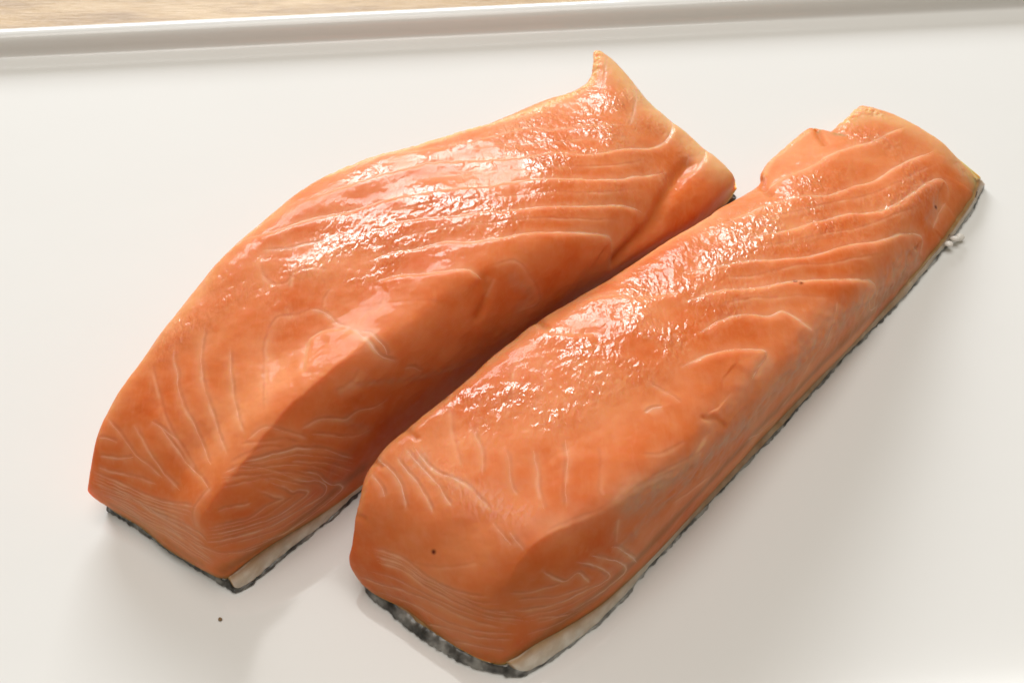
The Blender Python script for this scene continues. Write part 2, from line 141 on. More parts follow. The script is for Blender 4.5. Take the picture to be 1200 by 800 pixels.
FILLET_B = {"loc": [0.045, -0.005, 0.0],
 "net": [[[-73.64, -58.54, 2.5], [-70.86, -60.76, 2.5], [-64.8, -64.05, 2.5], [-58.62, -69.24, 2.5], [-52.45, -73.25, 2.5], [-48.47, -74.97, 2.5], [-46.1, -75.49, 2.5]],
[[-74.7, -56.96, 3.0], [-75.05, -57.26, 8.0], [-66.98, -62.45, 10.0], [-59.09, -67.98, 11.0], [-51.19, -72.48, 11.0], [-44.69, -72.96, 8.0], [-40.87, -71.42, 3.0]],
[[-73.15, -55.45, 3.0], [-75.02, -55.79, 13.0], [-66.71, -60.17, 16.0], [-58.1, -65.61, 18.0], [-48.78, -70.04, 20.0], [-40.01, -68.53, 12.0], [-34.7, -67.46, 2.5]],
[[-69.78, -51.06, 3.0], [-73.75, -51.6, 20.0], [-64.5, -55.02, 23.0], [-54.18, -59.91, 25.0], [-42.29, -65.49, 25.5], [-32.56, -64.64, 16.0], [-27.39, -62.23, 2.5]],
[[-62.15, -41.17, 3.0], [-70.71, -42.37, 22.0], [-59.21, -46.71, 26.0], [-46.24, -51.69, 27.5], [-32.2, -58.27, 27.5], [-22.84, -56.58, 17.0], [-16.87, -51.66, 2.4]],
[[-46.8, -20.99, 3.0], [-56.71, -27.41, 23.0], [-44.67, -32.19, 26.5], [-30.87, -38.41, 27.5], [-16.5, -45.14, 26.5], [-7.56, -41.58, 16.0], [-1.85, -34.25, 2.2]],
[[-28.13, -2.41, 3.0], [-40.22, -7.16, 20.0], [-27.85, -14.86, 25.0], [-13.88, -22.33, 25.5], [-0.92, -28.25, 23.0], [7.86, -23.39, 13.0], [13.99, -16.34, 2.2]],
[[-7.81, 17.81, 3.0], [-20.82, 10.89, 17.0], [-8.76, 3.94, 21.0], [3.97, -3.04, 21.5], [16.5, -9.33, 19.0], [24.48, -5.18, 11.0], [30.46, 1.92, 2.2]],
[[9.82, 35.62, 3.0], [1.92, 33.21, 13.0], [10.67, 25.32, 17.0], [20.99, 18.2, 18.0], [31.84, 13.1, 16.0], [41.47, 17.19, 8.0], [46.2, 19.87, 2.2]],
[[15.3, 44.0, 3.0], [13.18, 45.42, 9.0], [17.52, 34.25, 15.0], [27.94, 28.46, 15.5], [38.37, 23.16, 14.0], [47.53, 25.95, 7.5], [51.88, 26.62, 2.2]],
[[19.15, 53.27, 3.0], [17.8, 55.7, 7.0], [24.57, 44.1, 13.0], [34.94, 39.75, 13.0], [45.18, 34.51, 12.0], [53.48, 35.33, 7.0], [57.78, 33.85, 2.2]],
[[32.8, 67.37, 3.0], [30.64, 71.25, 5.0], [38.78, 59.49, 10.0], [48.11, 53.33, 10.0], [55.81, 49.28, 9.0], [62.6, 48.58, 6.0], [67.43, 47.18, 2.2]],
[[36.02, 68.66, 3.0], [33.52, 66.3, 6.5], [41.82, 64.18, 9.2], [50.86, 58.21, 9.2], [58.23, 54.28, 8.3], [63.87, 52.22, 5.7], [69.23, 50.68, 2.3]],
[[43.83, 77.87, 3.0], [44.13, 77.83, 7.0], [50.42, 74.58, 7.5], [56.86, 68.69, 7.5], [62.34, 63.5, 7.0], [66.73, 58.81, 5.0], [71.08, 55.54, 2.6]],
[[44.49, 77.87, 3.0], [45.33, 76.78, 4.5], [51.32, 75.37, 4.0], [57.83, 69.47, 4.0], [63.12, 63.69, 4.0], [67.11, 57.42, 4.0], [70.94, 54.92, 2.6]]],
 "seams": [[0.8, 0.3, 0.1, 1, 1, [[0.2618, 0.2046], [0.2451, 0.2471], [0.2284, 0.2664]]], [0.85, 0.3, 0.1, 1, 1, [[0.2869, 0.1815], [0.2702, 0.251], [0.2563, 0.2857], [0.2423, 0.305], [0.2201, 0.332]]], [0.8, 0.3, 0.1, 1, 1, [[0.2869, 0.2432], [0.2758, 0.278], [0.2646, 0.3127], [0.2451, 0.3629], [0.2228, 0.4093]]], [0.8, 0.3, 0.12, 1, 1, [[0.2981, 0.2432], [0.2841, 0.2973], [0.2646, 0.3745], [0.2507, 0.4131], [0.2396, 0.444]]], [0.9, 0.4, 0.14, 1, 1, [[0.3008, 0.2587], [0.2869, 0.3089], [0.2786, 0.3552], [0.273, 0.4208], [0.2646, 0.4672], [0.2507, 0.529]]], [0.45, 0.35, 0.12, 0, 1, [[0.3398, 0.2394], [0.312, 0.3166], [0.2897, 0.39]]], [0.6, 0.35, 0.12, 1, 1, [[0.3287, 0.3127], [0.3175, 0.3591], [0.3064, 0.4015], [0.2869, 0.4479]]], [0.55, 0.35, 0.15, 1, 1, [[0.3175, 0.4247], [0.3008, 0.4749], [0.2841, 0.5174], [0.2786, 0.5405]]], [0.6, 0.35, 0.15, 1, 1, [[0.3231, 0.471], [0.3064, 0.5212], [0.2953, 0.5483], [0.2841, 0.5753], [0.273, 0.6062]]], [0.55, 0.35, 0.15, 1, -1, [[0.3398, 0.4981], [0.3231, 0.5444], [0.3036, 0.5869], [0.2841, 0.6293]]], [0.35, 0.35, 0.1, 0, -1, [[0.3454, 0.556], [0.3343, 0.5869], [0.3148, 0.6332], [0.3064, 0.6602]]], [0.4, 0.3, 0.06, 1, 1, [[0.234, 0.5907], [0.2256, 0.6178], [0.2173, 0.6525]]], [0.4, 0.3, 0.06, 1, 1, [[0.2368, 0.5483], [0.2256, 0.5869], [0.2173, 0.6216]]], [0.6, 0.7, 0.15, 0, 1, [[0.2423, 0.6525], [0.273, 0.6641], [0.2925, 0.6834], [0.3092, 0.6873], [0.3259, 0.6911], [0.3398, 0.7143], [0.3538, 0.7375]]], [0.45, 0.4, 0.1, 0, 1, [[0.351, 0.6255], [0.3565, 0.6525], [0.3649, 0.6641], [0.376, 0.6718]]], [0.6, 0.35, 0.05, 1, -1, [[0.2953, 0.7375], [0.2841, 0.7761], [0.273, 0.8147]]], [0.85, 0.35, 0.12, 1, 1, [[0.2006, 0.7336], [0.1978, 0.7761], [0.2006, 0.8069], [0.2173, 0.8069], [0.2173, 0.8378], [0.2145, 0.8687]]], [0.6, 0.3, 0.1, 1, -1, [[0.2145, 0.8764], [0.1922, 0.8571], [0.1727, 0.834], [0.156, 0.7992], [0.1421, 0.7529]]], [0.85, 0.35, 0.12, 1, -1, [[0.2312, 0.7722], [0.2368, 0.8108], [0.2396, 0.8533], [0.2396, 0.9073], [0.2256, 0.9073], [0.2033, 0.8842], [0.1727, 0.8726], [0.1393, 0.8301], [0.1226, 0.7568]]], [0.85, 0.35, 0.12, 1, 1, [[0.2479, 0.7876], [0.2507, 0.8263], [0.2563, 0.861], [0.2591, 0.9073], [0.2563, 0.9459], [0.2423, 0.9498], [0.2145, 0.9421], [0.1866, 0.9382], [0.1504, 0.9189]]], [0.9, 0.4, 0.12, 1, 1, [[0.2674, 0.8108], [0.2702, 0.8301], [0.2702, 0.861], [0.2702, 0.9498]]], [0.5, 0.3, 0.1, 1, -1, [[0.2033, 0.9537], [0.1783, 0.9459], [0.1504, 0.9266], [0.117, 0.834]]], [0.5, 0.3, 0.1, 1, -1, [[0.195, 0.8069], [0.1783, 0.7876], [0.1588, 0.7606], [0.1504, 0.7181]]], [0.65, 0.3, 0.14, 1, 1, [[0.1421, 0.2664], [0.1448, 0.305], [0.1448, 0.3552], [0.1393, 0.417], [0.1309, 0.4865], [0.1281, 0.5444], [0.1281, 0.6062], [0.1337, 0.668]]], [0.65, 0.3, 0.16, 1, 1, [[0.1281, 0.2741], [0.1309, 0.3166], [0.1337, 0.3707], [0.1253, 0.4479], [0.1226, 0.5135], [0.1142, 0.5869], [0.1114, 0.6795], [0.1198, 0.7683]]], [0.65, 0.3, 0.16, 1, 1, [[0.1142, 0.2857], [0.1198, 0.332], [0.1226, 0.3861], [0.1114, 0.4672], [0.1058, 0.556], [0.1031, 0.6293], [0.1031, 0.7143], [0.117, 0.8417]]], [0.6, 0.3, 0.14, 1, 1, [[0.0418, 0.1622], [0.0474, 0.2625], [0.0641, 0.3591], [0.078, 0.4672], [0.0808, 0.5637], [0.0836, 0.6486], [0.0891, 0.7606]]], [0.5, 0.3, 0.12, 1, 1, [[0.0195, 0.2278], [0.0279, 0.3282], [0.0446, 0.444], [0.0501, 0.5328], [0.0669, 0.668], [0.0836, 0.8224]]], [0.5, 0.3, 0.12, 1, 1, [[0.0084, 0.4402], [0.039, 0.5598], [0.0529, 0.6757], [0.0696, 0.8263]]], [0.5, 0.3, 0.12, 1, 1, [[0.0084, 0.5598], [0.0251, 0.6525], [0.0334, 0.7413], [0.039, 0.8417]]], [0.3, 0.3, 0.05, 0, 1, [[0.1421, 0.3591], [0.1504, 0.4517], [0.1671, 0.5483], [0.1811, 0.5869]]], [0.85, 0.42, 0.34, 1, 1, [[0.5599, 0.2625], [0.585, 0.2819], [0.6184, 0.2973], [0.6741, 0.3707], [0.6936, 0.444], [0.7242, 0.4826], [0.7437, 0.5174], [0.7744, 0.5212], [0.8496, 0.5598], [0.8969, 0.6448]]], [0.7, 0.5, 0.25, 1, 1, [[0.6351, 0.2317], [0.7019, 0.2741], [0.7382, 0.305], [0.7604, 0.3166], [0.8106, 0.3668], [0.8747, 0.4054], [0.9109, 0.4556]]], [0.85, 0.42, 0.36, 1, 1, [[0.546, 0.3514], [0.5627, 0.3822], [0.5822, 0.4208], [0.624, 0.471], [0.6574, 0.5212], [0.6992, 0.6062], [0.7382, 0.6525], [0.766, 0.6718], [0.7911, 0.7104], [0.7911, 0.7529], [0.766, 0.8224]]], [0.85, 0.42, 0.38, 1, 1, [[0.507, 0.3127], [0.5237, 0.3707], [0.5348, 0.4208], [0.546, 0.4788], [0.5627, 0.5367], [0.6045, 0.6062], [0.6518, 0.6834], [0.6741, 0.7452], [0.6797, 0.834], [0.6462, 0.8958]]], [0.85, 0.42, 0.38, 1, 1, [[0.4819, 0.3861], [0.5014, 0.4208], [0.5097, 0.4556], [0.5209, 0.5019], [0.532, 0.5405], [0.5432, 0.5946], [0.5571, 0.6873], [0.5571, 0.7568], [0.546, 0.8185]]], [0.75, 0.42, 0.32, 1, 1, [[0.4624, 0.4788], [0.4791, 0.4865], [0.4903, 0.5097], [0.4986, 0.556], [0.507, 0.5714], [0.507, 0.6139], [0.5042, 0.668]]], [0.75, 0.42, 0.32, 1, 1, [[0.4318, 0.5212], [0.4513, 0.5405], [0.4624, 0.5637], [0.4708, 0.5985], [0.4708, 0.6216], [0.4568, 0.6409], [0.4457, 0.6564]]], [0.6, 0.4, 0.2, 0, 1, [[0.429, 0.1815], [0.4206, 0.2587], [0.4234, 0.2857], [0.4318, 0.3243]]], [0.5, 0.4, 0.2, 0, 1, [[0.4596, 0.2124], [0.4708, 0.2587], [0.4763, 0.3166], [0.493, 0.3552]]], [0.4, 0.4, 0.15, 0, -1, [[0.3983, 0.2973], [0.376, 0.3514], [0.3538, 0.3938]]], [0.4, 0.4, 0.15, 0, -1, [[0.3955, 0.2432], [0.3705, 0.2973], [0.3426, 0.3591]]], [1.0, 0.4, 0.1, 1, 1, [[0.3844, 0.556], [0.39, 0.556], [0.3955, 0.5676]]], [0.6, 0.3, 0.1, 1, 1, [[0.4095, 0.4981], [0.4067, 0.5367], [0.4067, 0.5598], [0.4039, 0.5869]]], [0.7, 0.5, 0.2, 0, -1, [[0.4039, 0.6448], [0.4011, 0.6641], [0.3983, 0.6873], [0.3872, 0.7027], [0.376, 0.7181], [0.3621, 0.7259]]], [0.6, 0.4, 0.1, 0, -1, [[0.4791, 0.7722], [0.4624, 0.8301], [0.4485, 0.8726], [0.429, 0.9035]]], [0.6, 0.4, 0.1, 1, 1, [[0.3955, 0.8803], [0.4039, 0.9305], [0.4123, 0.9575], [0.4206, 0.9653]]], [0.5, 0.4, 0.1, 1, -1, [[0.532, 0.668], [0.5209, 0.6988], [0.507, 0.7336], [0.493, 0.7683]]], [0.5, 0.4, 0.1, 1, -1, [[0.5404, 0.8842], [0.5348, 0.8417], [0.5432, 0.7838]]], [0.5, 0.4, 0.1, 0, 1, [[0.3343, 0.6911], [0.3482, 0.7066], [0.3621, 0.722], [0.3733, 0.7413]]], [0.5, 0.4, 0.1, 0, 1, [[0.3259, 0.8417], [0.3398, 0.8571], [0.3593, 0.8687]]], [0.6, 0.4, 0.2, 1, -1, [[0.7549, 0.8378], [0.7326, 0.8456], [0.7103, 0.8687]]], [0.4, 0.24, 0.06, 1, 1, [[0.1365, 0.2703], [0.1393, 0.3436], [0.1337, 0.4208], [0.1281, 0.4942], [0.1226, 0.5714], [0.1198, 0.6448], [0.1281, 0.7143]]], [0.4, 0.24, 0.06, 1, 1, [[0.1198, 0.278], [0.1281, 0.3707], [0.1198, 0.4556], [0.1142, 0.5405], [0.1086, 0.6255], [0.1114, 0.7143], [0.117, 0.8031]]], [0.4, 0.24, 0.06, 1, 1, [[0.078, 0.251], [0.0891, 0.3436], [0.0919, 0.4363], [0.0919, 0.5251], [0.0947, 0.6139], [0.0975, 0.7027], [0.1031, 0.8031]]], [0.45, 0.24, 0.06, 1, 1, [[0.117, 0.8031], [0.1337, 0.8456], [0.1504, 0.8842], [0.1727, 0.9035], [0.195, 0.9073], [0.2173, 0.9151], [0.234, 0.9266]]], [0.45, 0.24, 0.06, 1, 1, [[0.1142, 0.8571], [0.1281, 0.8958], [0.1476, 0.9228], [0.1671, 0.9382], [0.1894, 0.9382], [0.2089, 0.9382], [0.2228, 0.9421]]], [0.45, 0.24, 0.06, 1, 1, [[0.0919, 0.8764], [0.1058, 0.9112], [0.1198, 0.9344], [0.1365, 0.9498], [0.1532, 0.9537], [0.1699, 0.9537], [0.1866, 0.9537]]], [0.38, 0.34, 0.1, 0, 1, [[0.571, 0.332], [0.6156, 0.3822], [0.6602, 0.444], [0.6964, 0.5174], [0.7298, 0.5676], [0.766, 0.5985], [0.8635, 0.6757]]], [0.38, 0.34, 0.1, 0, 1, [[0.5404, 0.3784], [0.5543, 0.4286], [0.5738, 0.4788], [0.6072, 0.5367], [0.6546, 0.5985], [0.6992, 0.6602], [0.7354, 0.7336]]], [0.38, 0.34, 0.1, 0, 1, [[0.5125, 0.3977], [0.5209, 0.444], [0.532, 0.4865], [0.546, 0.5328], [0.5571, 0.583], [0.5766, 0.6371], [0.6045, 0.7104]]], [0.38, 0.34, 0.1, 0, 1, [[0.4903, 0.4556], [0.4986, 0.4788], [0.507, 0.5058], [0.5125, 0.5367], [0.5209, 0.5676], [0.5265, 0.6023], [0.532, 0.6448]]]],
 "areas": [["fat", 0.9, 2.2, [[0.8914, 0.1506], [0.9109, 0.1699], [0.9192, 0.2162], [0.9136, 0.3089]]], ["fat", 0.5, 1.2, [[0.6852, 0.1853], [0.7326, 0.1776], [0.7772, 0.1853]]], ["ridge", 0.7, 1.3, [[0.1421, 0.7027], [0.2089, 0.6602], [0.2563, 0.6602], [0.2925, 0.6834], [0.3231, 0.6834], [0.3621, 0.6757]]], ["fat", 0.65, 4.0, [[0.8942, 0.1737], [0.9164, 0.3475], [0.9276, 0.5251], [0.9276, 0.7722], [0.9053, 0.9382]]], ["fat", 0.3, 1.0, [[0.2006, 0.1815], [0.2813, 0.1969], [0.3538, 0.1969], [0.4262, 0.1969], [0.4986, 0.1892], [0.5682, 0.1931]]], ["brown", 0.85, 1.8, [[0.0139, 0.9961], [0.1504, 0.9537], [0.2201, 0.9421], [0.2897, 0.9305], [0.3621, 0.8958], [0.4373, 0.888], [0.5097, 0.861], [0.5822, 0.9112]]], ["brown", 0.4, 1.2, [[0.0167, 0.1969], [0.0139, 0.3475], [0.0139, 0.5058], [0.0111, 0.6602]]], ["film", 0.9, 3.6, [[0.312, 0.722], [0.3426, 0.749], [0.3844, 0.7876], [0.4345, 0.7761], [0.4903, 0.7104], [0.5209, 0.7259], [0.5487, 0.8224], [0.6379, 0.8803]]], ["film", 0.7, 1.6, [[0.273, 0.8417], [0.3148, 0.8147], [0.351, 0.8069]]], ["film", 0.6, 1.5, [[0.7159, 0.8185], [0.7437, 0.7915]]], ["film", 0.6, 1.4, [[0.5766, 0.7722], [0.6212, 0.8031], [0.6546, 0.8224]]], ["film", 0.6, 1.2, [[0.9192, 0.7915], [0.8858, 0.8726]]], ["film", 0.5, 2.5, [[0.3955, 0.6795], [0.4318, 0.6718], [0.4624, 0.6525]]], ["grain", 1.0, 9.0, [[0.351, 0.2703], [0.3816, 0.305], [0.4206, 0.3166], [0.4624, 0.3166], [0.4986, 0.3359], [0.5404, 0.3436], [0.61, 0.3707], [0.7214, 0.4286]]], ["grain", 0.9, 7.0, [[0.3565, 0.4093], [0.3983, 0.417], [0.4318, 0.4402], [0.4763, 0.444], [0.5181, 0.4595]]], ["grain", 0.85, 6.0, [[0.5627, 0.4903], [0.6518, 0.5598], [0.7326, 0.6178], [0.7911, 0.6139], [0.8691, 0.3552]]], ["grain", 0.5, 3.0, [[0.2925, 0.2625], [0.2813, 0.3436], [0.2591, 0.5212], [0.2618, 0.5753]]], ["groove", 0.8, 0.6, [[0.4011, 0.6486], [0.4039, 0.6718], [0.4011, 0.7143]]], ["groove", 0.9, 1.1, [[0.6741, 0.1544], [0.6518, 0.2085], [0.6462, 0.2703]]], ["groove", 0.9, 0.9, [[0.7939, 0.1892], [0.7744, 0.2394], [0.766, 0.2741]]], ["groove", 0.7, 0.7, [[0.2813, 0.1853], [0.273, 0.2239]]], ["groove", 0.7, 0.7, [[0.3175, 0.1931], [0.3092, 0.2432]]], ["groove", 0.7, 0.8, [[0.4318, 0.1815], [0.4262, 0.2317]]], ["groove", 0.6, 0.6, [[0.195, 0.1815], [0.1894, 0.2201]]]],
 "blood": [[0.1755, 0.4595, 0.45], [0.7409, 0.8031, 0.5], [0.532, 0.5444, 0.5], [0.532, 0.5598, 0.4]],
 "skin_near": [[-73.28, -59.55], [-68.75, -63.42], [-62.79, -68.47], [-56.51, -72.86], [-50.4, -75.28], [-45.0, -76.65]],
 "skin_right": [[-43.42, -76.99], [-38.62, -74.08], [-28.73, -66.14], [-22.68, -59.74], [-18.17, -53.89], [-1.09, -34.66], [13.35, -18.33], [26.7, -2.88], [45.67, 17.61], [59.03, 34.29], [67.17, 45.28], [73.69, 56.46]],
 "silver": [0.15, [0, 0.2, 0.3, 0.7, 0.82, 1], [1, 0.9, 0.2, 0.15, 0.7, 0.8]],
 "skin_near_h": 2.2, "skin_lean": 1.2, "skin_pale": 3.5}


# ================================================================ materials
def new_mat(name):
    m = bpy.data.materials.new(name); m.use_nodes = True
    nt = m.node_tree; b = nt.nodes['Principled BSDF']
    return m, nt, b

class NT:
    """small node helper"""
    def __init__(s, nt): s.nt = nt
    def n(s, t, **kw):
        x = s.nt.nodes.new(t)
        for k, v in kw.items(): setattr(x, k, v)
        return x
    def put(s, sock, v):
        if hasattr(v, 'is_output') or isinstance(v, bpy.types.NodeSocket): s.nt.links.new(v, sock)
        else: sock.default_value = v
    def math(s, op, a, b=0.0, clamp=False):
        x = s.n('ShaderNodeMath', operation=op); x.use_clamp = clamp
        s.put(x.inputs[0], a); s.put(x.inputs[1], b); return x.outputs[0]
    def mix(s, f, a, b, mode='MIX'):
        x = s.n('ShaderNodeMix', data_type='RGBA', blend_type=mode)
        s.put(x.inputs[0], f); s.put(x.inputs[6], a); s.put(x.inputs[7], b); return x.outputs[2]
    def attr(s, name):
        x = s.n('ShaderNodeAttribute', attribute_name=name); return x.outputs['Fac']
    def coord(s, scale=(1, 1, 1), rot=(0, 0, 0)):
        t = s.n('ShaderNodeTexCoord'); m = s.n('ShaderNodeMapping')
        s.nt.links.new(t.outputs['Object'], m.inputs['Vector'])
        m.inputs['Scale'].default_value = scale; m.inputs['Rotation'].default_value = rot
        return m.outputs[0]
    def noise(s, vec, scale, detail=3, rough=.5, dist=0):
        x = s.n('ShaderNodeTexNoise'); s.nt.links.new(vec, x.inputs['Vector'])
        x.inputs['Scale'].default_value = scale; x.inputs['Detail'].default_value = detail
        x.inputs['Roughness'].default_value = rough; x.inputs['Distortion'].default_value = dist
        return x.outputs['Fac']
    def voro(s, vec, scale, feature='F1'):
        x = s.n('ShaderNodeTexVoronoi', feature=feature); s.nt.links.new(vec, x.inputs['Vector'])
        x.inputs['Scale'].default_value = scale; return x.outputs['Distance']
    def ramp(s, f, stops):
        x = s.n('ShaderNodeValToRGB'); e = x.color_ramp.elements
        while len(e) < len(stops): e.new(.5)
        for k, (p, c) in enumerate(stops):
            e[k].position = p; e[k].color = (*c, 1) if len(c) == 3 else c
        s.put(x.inputs[0], f); return x.outputs['Color']
    def rng(s, f, a, b, c, d):
        x = s.n('ShaderNodeMapRange'); s.put(x.inputs[0], f)
        for k, v in enumerate((a, b, c, d)): x.inputs[k+1].default_value = v
        return x.outputs[0]
    def bump(s, h, strength, dist, normal=None):
        x = s.n('ShaderNodeBump'); s.put(x.inputs['Height'], h); s.put(x.inputs['Strength'], strength)
        x.inputs['Distance'].default_value = dist
        if normal is not None: s.nt.links.new(normal, x.inputs['Normal'])
        return x.outputs[0]

def flesh_material(name, tint, seed):
    m, nt, b = new_mat(name); N = NT(nt)
    v = N.coord(rot=(0, 0, 0)); 
    big = N.noise(v, 45+seed, 3, .55)
    c = N.mix(N.rng(big, .35, .68, 0, 1), (0.665*tint, 0.143, 0.029, 1), (0.765*tint, 0.258, 0.098, 1))
    mott = N.noise(v, 260, 4, .6)
    c = N.mix(N.math('MULTIPLY', N.rng(mott, .45, .75, 0, 1), .28), c, (0.78, 0.32, 0.15, 1))
    # muscle fibres: fine pale streaks
    fv = N.coord((1.0, .22, 1.0), (0, 0, math.radians(38)))
    fib = N.noise(fv, 620, 3, .6)
    c = N.mix(N.math('MULTIPLY', N.rng(fib, .5, .8, 0, 1), .22), c, (0.80, 0.36, 0.18, 1))
    peb = N.noise(N.coord((1.0, .5, 1.0), (0, 0, math.radians(-35))), 1300, 2, .6)
    c = N.mix(N.math('MULTIPLY', N.math('MULTIPLY', N.rng(peb, .48, .72, 0, 1), N.attr('grain')), .38), c, (0.84, 0.42, 0.24, 1))
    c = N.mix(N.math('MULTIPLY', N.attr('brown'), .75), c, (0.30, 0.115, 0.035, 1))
    c = N.mix(N.math('MULTIPLY', N.attr('gap_shade'), .6), c, (0.42, 0.055, 0.008, 1))  # dark red mixed in as painted shade of the fine grooves
    c = N.mix(N.math('MULTIPLY', N.attr('fat'), .85), c, (0.80, 0.52, 0.25, 1))
    film = N.math('MULTIPLY', N.attr('film'), N.rng(N.noise(N.coord((1, .25, 1), (0, 0, math.radians(-45))), 330, 4, .65),   .32, .62, .25, 1))
    c = N.mix(N.math('MULTIPLY', film, .95), c, (0.56, 0.31, 0.20, 1))
    c = N.mix(N.math('MULTIPLY', N.attr('seam'), .75), c, (0.92, 0.58, 0.36, 1))
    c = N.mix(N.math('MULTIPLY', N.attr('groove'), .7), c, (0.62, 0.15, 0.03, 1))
    c = N.mix(N.attr('blood'), c, (0.10, 0.008, 0.004, 1))
    N.put(b.inputs['Base Color'], c)
    b.subsurface_method = 'RANDOM_WALK' if hasattr(b, 'subsurface_method') else None
    b.inputs['Subsurface Weight'].default_value = 1.0
    b.inputs['Subsurface Radius'].default_value = (1.0, 0.30, 0.10)
    b.inputs['Subsurface Scale'].default_value = 0.0028
    b.inputs['IOR'].default_value = 1.27; b.inputs['Specular IOR Level'].default_value = .15
    b.inputs['Roughness'].default_value = 0.42
    N.put(b.inputs['Coat Weight'], N.math('ADD', N.math('MULTIPLY', N.attr('grain'), .75), .09, True)); b.inputs['Coat Roughness'].default_value = 0.09; b.inputs['Coat IOR'].default_value = 1.48
    gv = N.coord((1.0, .5, 1.0), (0, 0, math.radians(-35)))
    g1 = N.noise(gv, 820, 1.6, .5, .4)
    g2 = N.noise(v, 1500, 1, .5)
    h = N.math('ADD', g1, N.math('MULTIPLY', g2, .12))
    h = N.math('MULTIPLY', h, N.math('ADD', N.math('MULTIPLY', N.attr('grain'), 1.0), .07))
    h2 = N.math('ADD', h, N.math('MULTIPLY', fib, .05))
    bn = N.bump(h2, 1.0, 0.00050)
    N.put(b.inputs['Normal'], bn); N.put(b.inputs['Coat Normal'], bn)
    return m

def seam_material(name, colour, alpha_rough=.28):
    m, nt, b = new_mat(name); N = NT(nt)
    v = N.coord()
    c = N.mix(N.rng(N.noise(v, 500, 3), .35, .7, 0, 1), colour, tuple(min(1, x*y) for x, y in zip(colour, (.95, .78, .66, 1))))
    N.put(b.inputs['Base Color'], c)
    b.inputs['Roughness'].default_value = alpha_rough; b.inputs['IOR'].default_value = 1.35
    N.put(b.inputs['Normal'], N.bump(N.noise(v, 1500, 2), .6, .0002))
    return m

def layer_material():
    m, nt, b = new_mat('subcutaneous_fat'); N = NT(nt); v = N.coord()
    n1 = N.noise(v, 300, 4, .6); n2 = N.noise(N.coord((1, .3, 2), (0, 0, math.radians(-45))), 500, 3)
    tan = N.mix(N.rng(n1, .35, .65, 0, 1), (0.34, 0.165, 0.050, 1), (0.46, 0.27, 0.11, 1))
    sil = N.mix(N.rng(n2, .35, .7, 0, 1), (0.62, 0.56, 0.47, 1), (0.82, 0.79, 0.72, 1))
    N.put(b.inputs['Base Color'], N.mix(N.attr('silver'), tan, sil))
    b.inputs['Roughness'].default_value = .28; b.inputs['Subsurface Weight'].default_value = .4
    b.inputs['Subsurface Radius'].default_value = (1, .6, .4); b.inputs['Subsurface Scale'].default_value = .001
    N.put(b.inputs['Normal'], N.bump(N.math('ADD', n1, n2), .5, .0002))
    return m

def skin_material():
    m, nt, b = new_mat('fish_skin'); N = NT(nt); v = N.coord()
    n1 = N.noise(v, 260, 3, .55); cell = N.voro(v, 650)
    dark = N.ramp(n1, [(.38, (.012, .011, .008)), (.55, (.05, .046, .034)), (.70, (.22, .21, .18))])
    pale = N.ramp(n1, [(.34, (.05, .05, .045)), (.46, (.20, .20, .19)), (.60, (.46, .46, .44))])
    N.put(b.inputs['Base Color'], N.mix(N.attr('silver'), dark, pale))
    b.inputs['Roughness'].default_value = .34; b.inputs['Metallic'].default_value = .15
    N.put(b.inputs['Normal'], N.bump(N.math('ADD', cell, n1), .4, .0002))
    return m

def porcelain_material():
    m, nt, b = new_mat('white_porcelain'); N = NT(nt); v = N.coord()
    N.put(b.inputs['Base Color'], N.mix(N.noise(v, 9, 3), (0.81, 0.806, 0.78, 1), (0.84, 0.838, 0.818, 1)))
    N.put(b.inputs['Roughness'], N.rng(N.noise(v, 30, 4), .3, .7, .045, .09))
    b.inputs['IOR'].default_value = 1.52
    N.put(b.inputs['Normal'], N.bump(N.noise(v, 28, 2), .25, .0008))
    return m

def wood_material():
    m, nt, b = new_mat('oak_wood'); N = NT(nt)
    v = N.coord((1.0, 7.0, 1.0), (0, 0, math.radians(-6)))
    n1 = N.noise(v, 26, 6, .62, .8); n2 = N.noise(N.coord((1, 12, 1), (0, 0, math.radians(-6))), 160, 4, .6)
    c = N.ramp(n1, [(.30, (.33, .20, .075)), (.50, (.50, .325, .14)), (.72, (.62, .44, .225))])
    c = N.mix(N.math('MULTIPLY', N.rng(n2, .48, .72, 0, 1), .45), c, (.33, .19, .075, 1))
    N.put(b.inputs['Base Color'], c); b.inputs['Roughness'].default_value = .42
    N.put(b.inputs['Normal'], N.bump(n2, .5, .0005))
    return m

M = dict(seam=seam_material('fat_seam_pale', (0.90, 0.52, 0.37, 1)),
         faint=seam_material('fat_seam_faint', (0.87, 0.41, 0.24, 1)),
         layer=layer_material(), skin=skin_material(), plate=porcelain_material(), wood=wood_material())

# ================================================================ object helpers
def empty(name, loc, label, cat, group=None):
    o = bpy.data.objects.new(name, None); col.objects.link(o); o.location = loc
    o.empty_display_size = .02
    o['label'] = label; o['category'] = cat
    if group: o['group'] = group
    return o

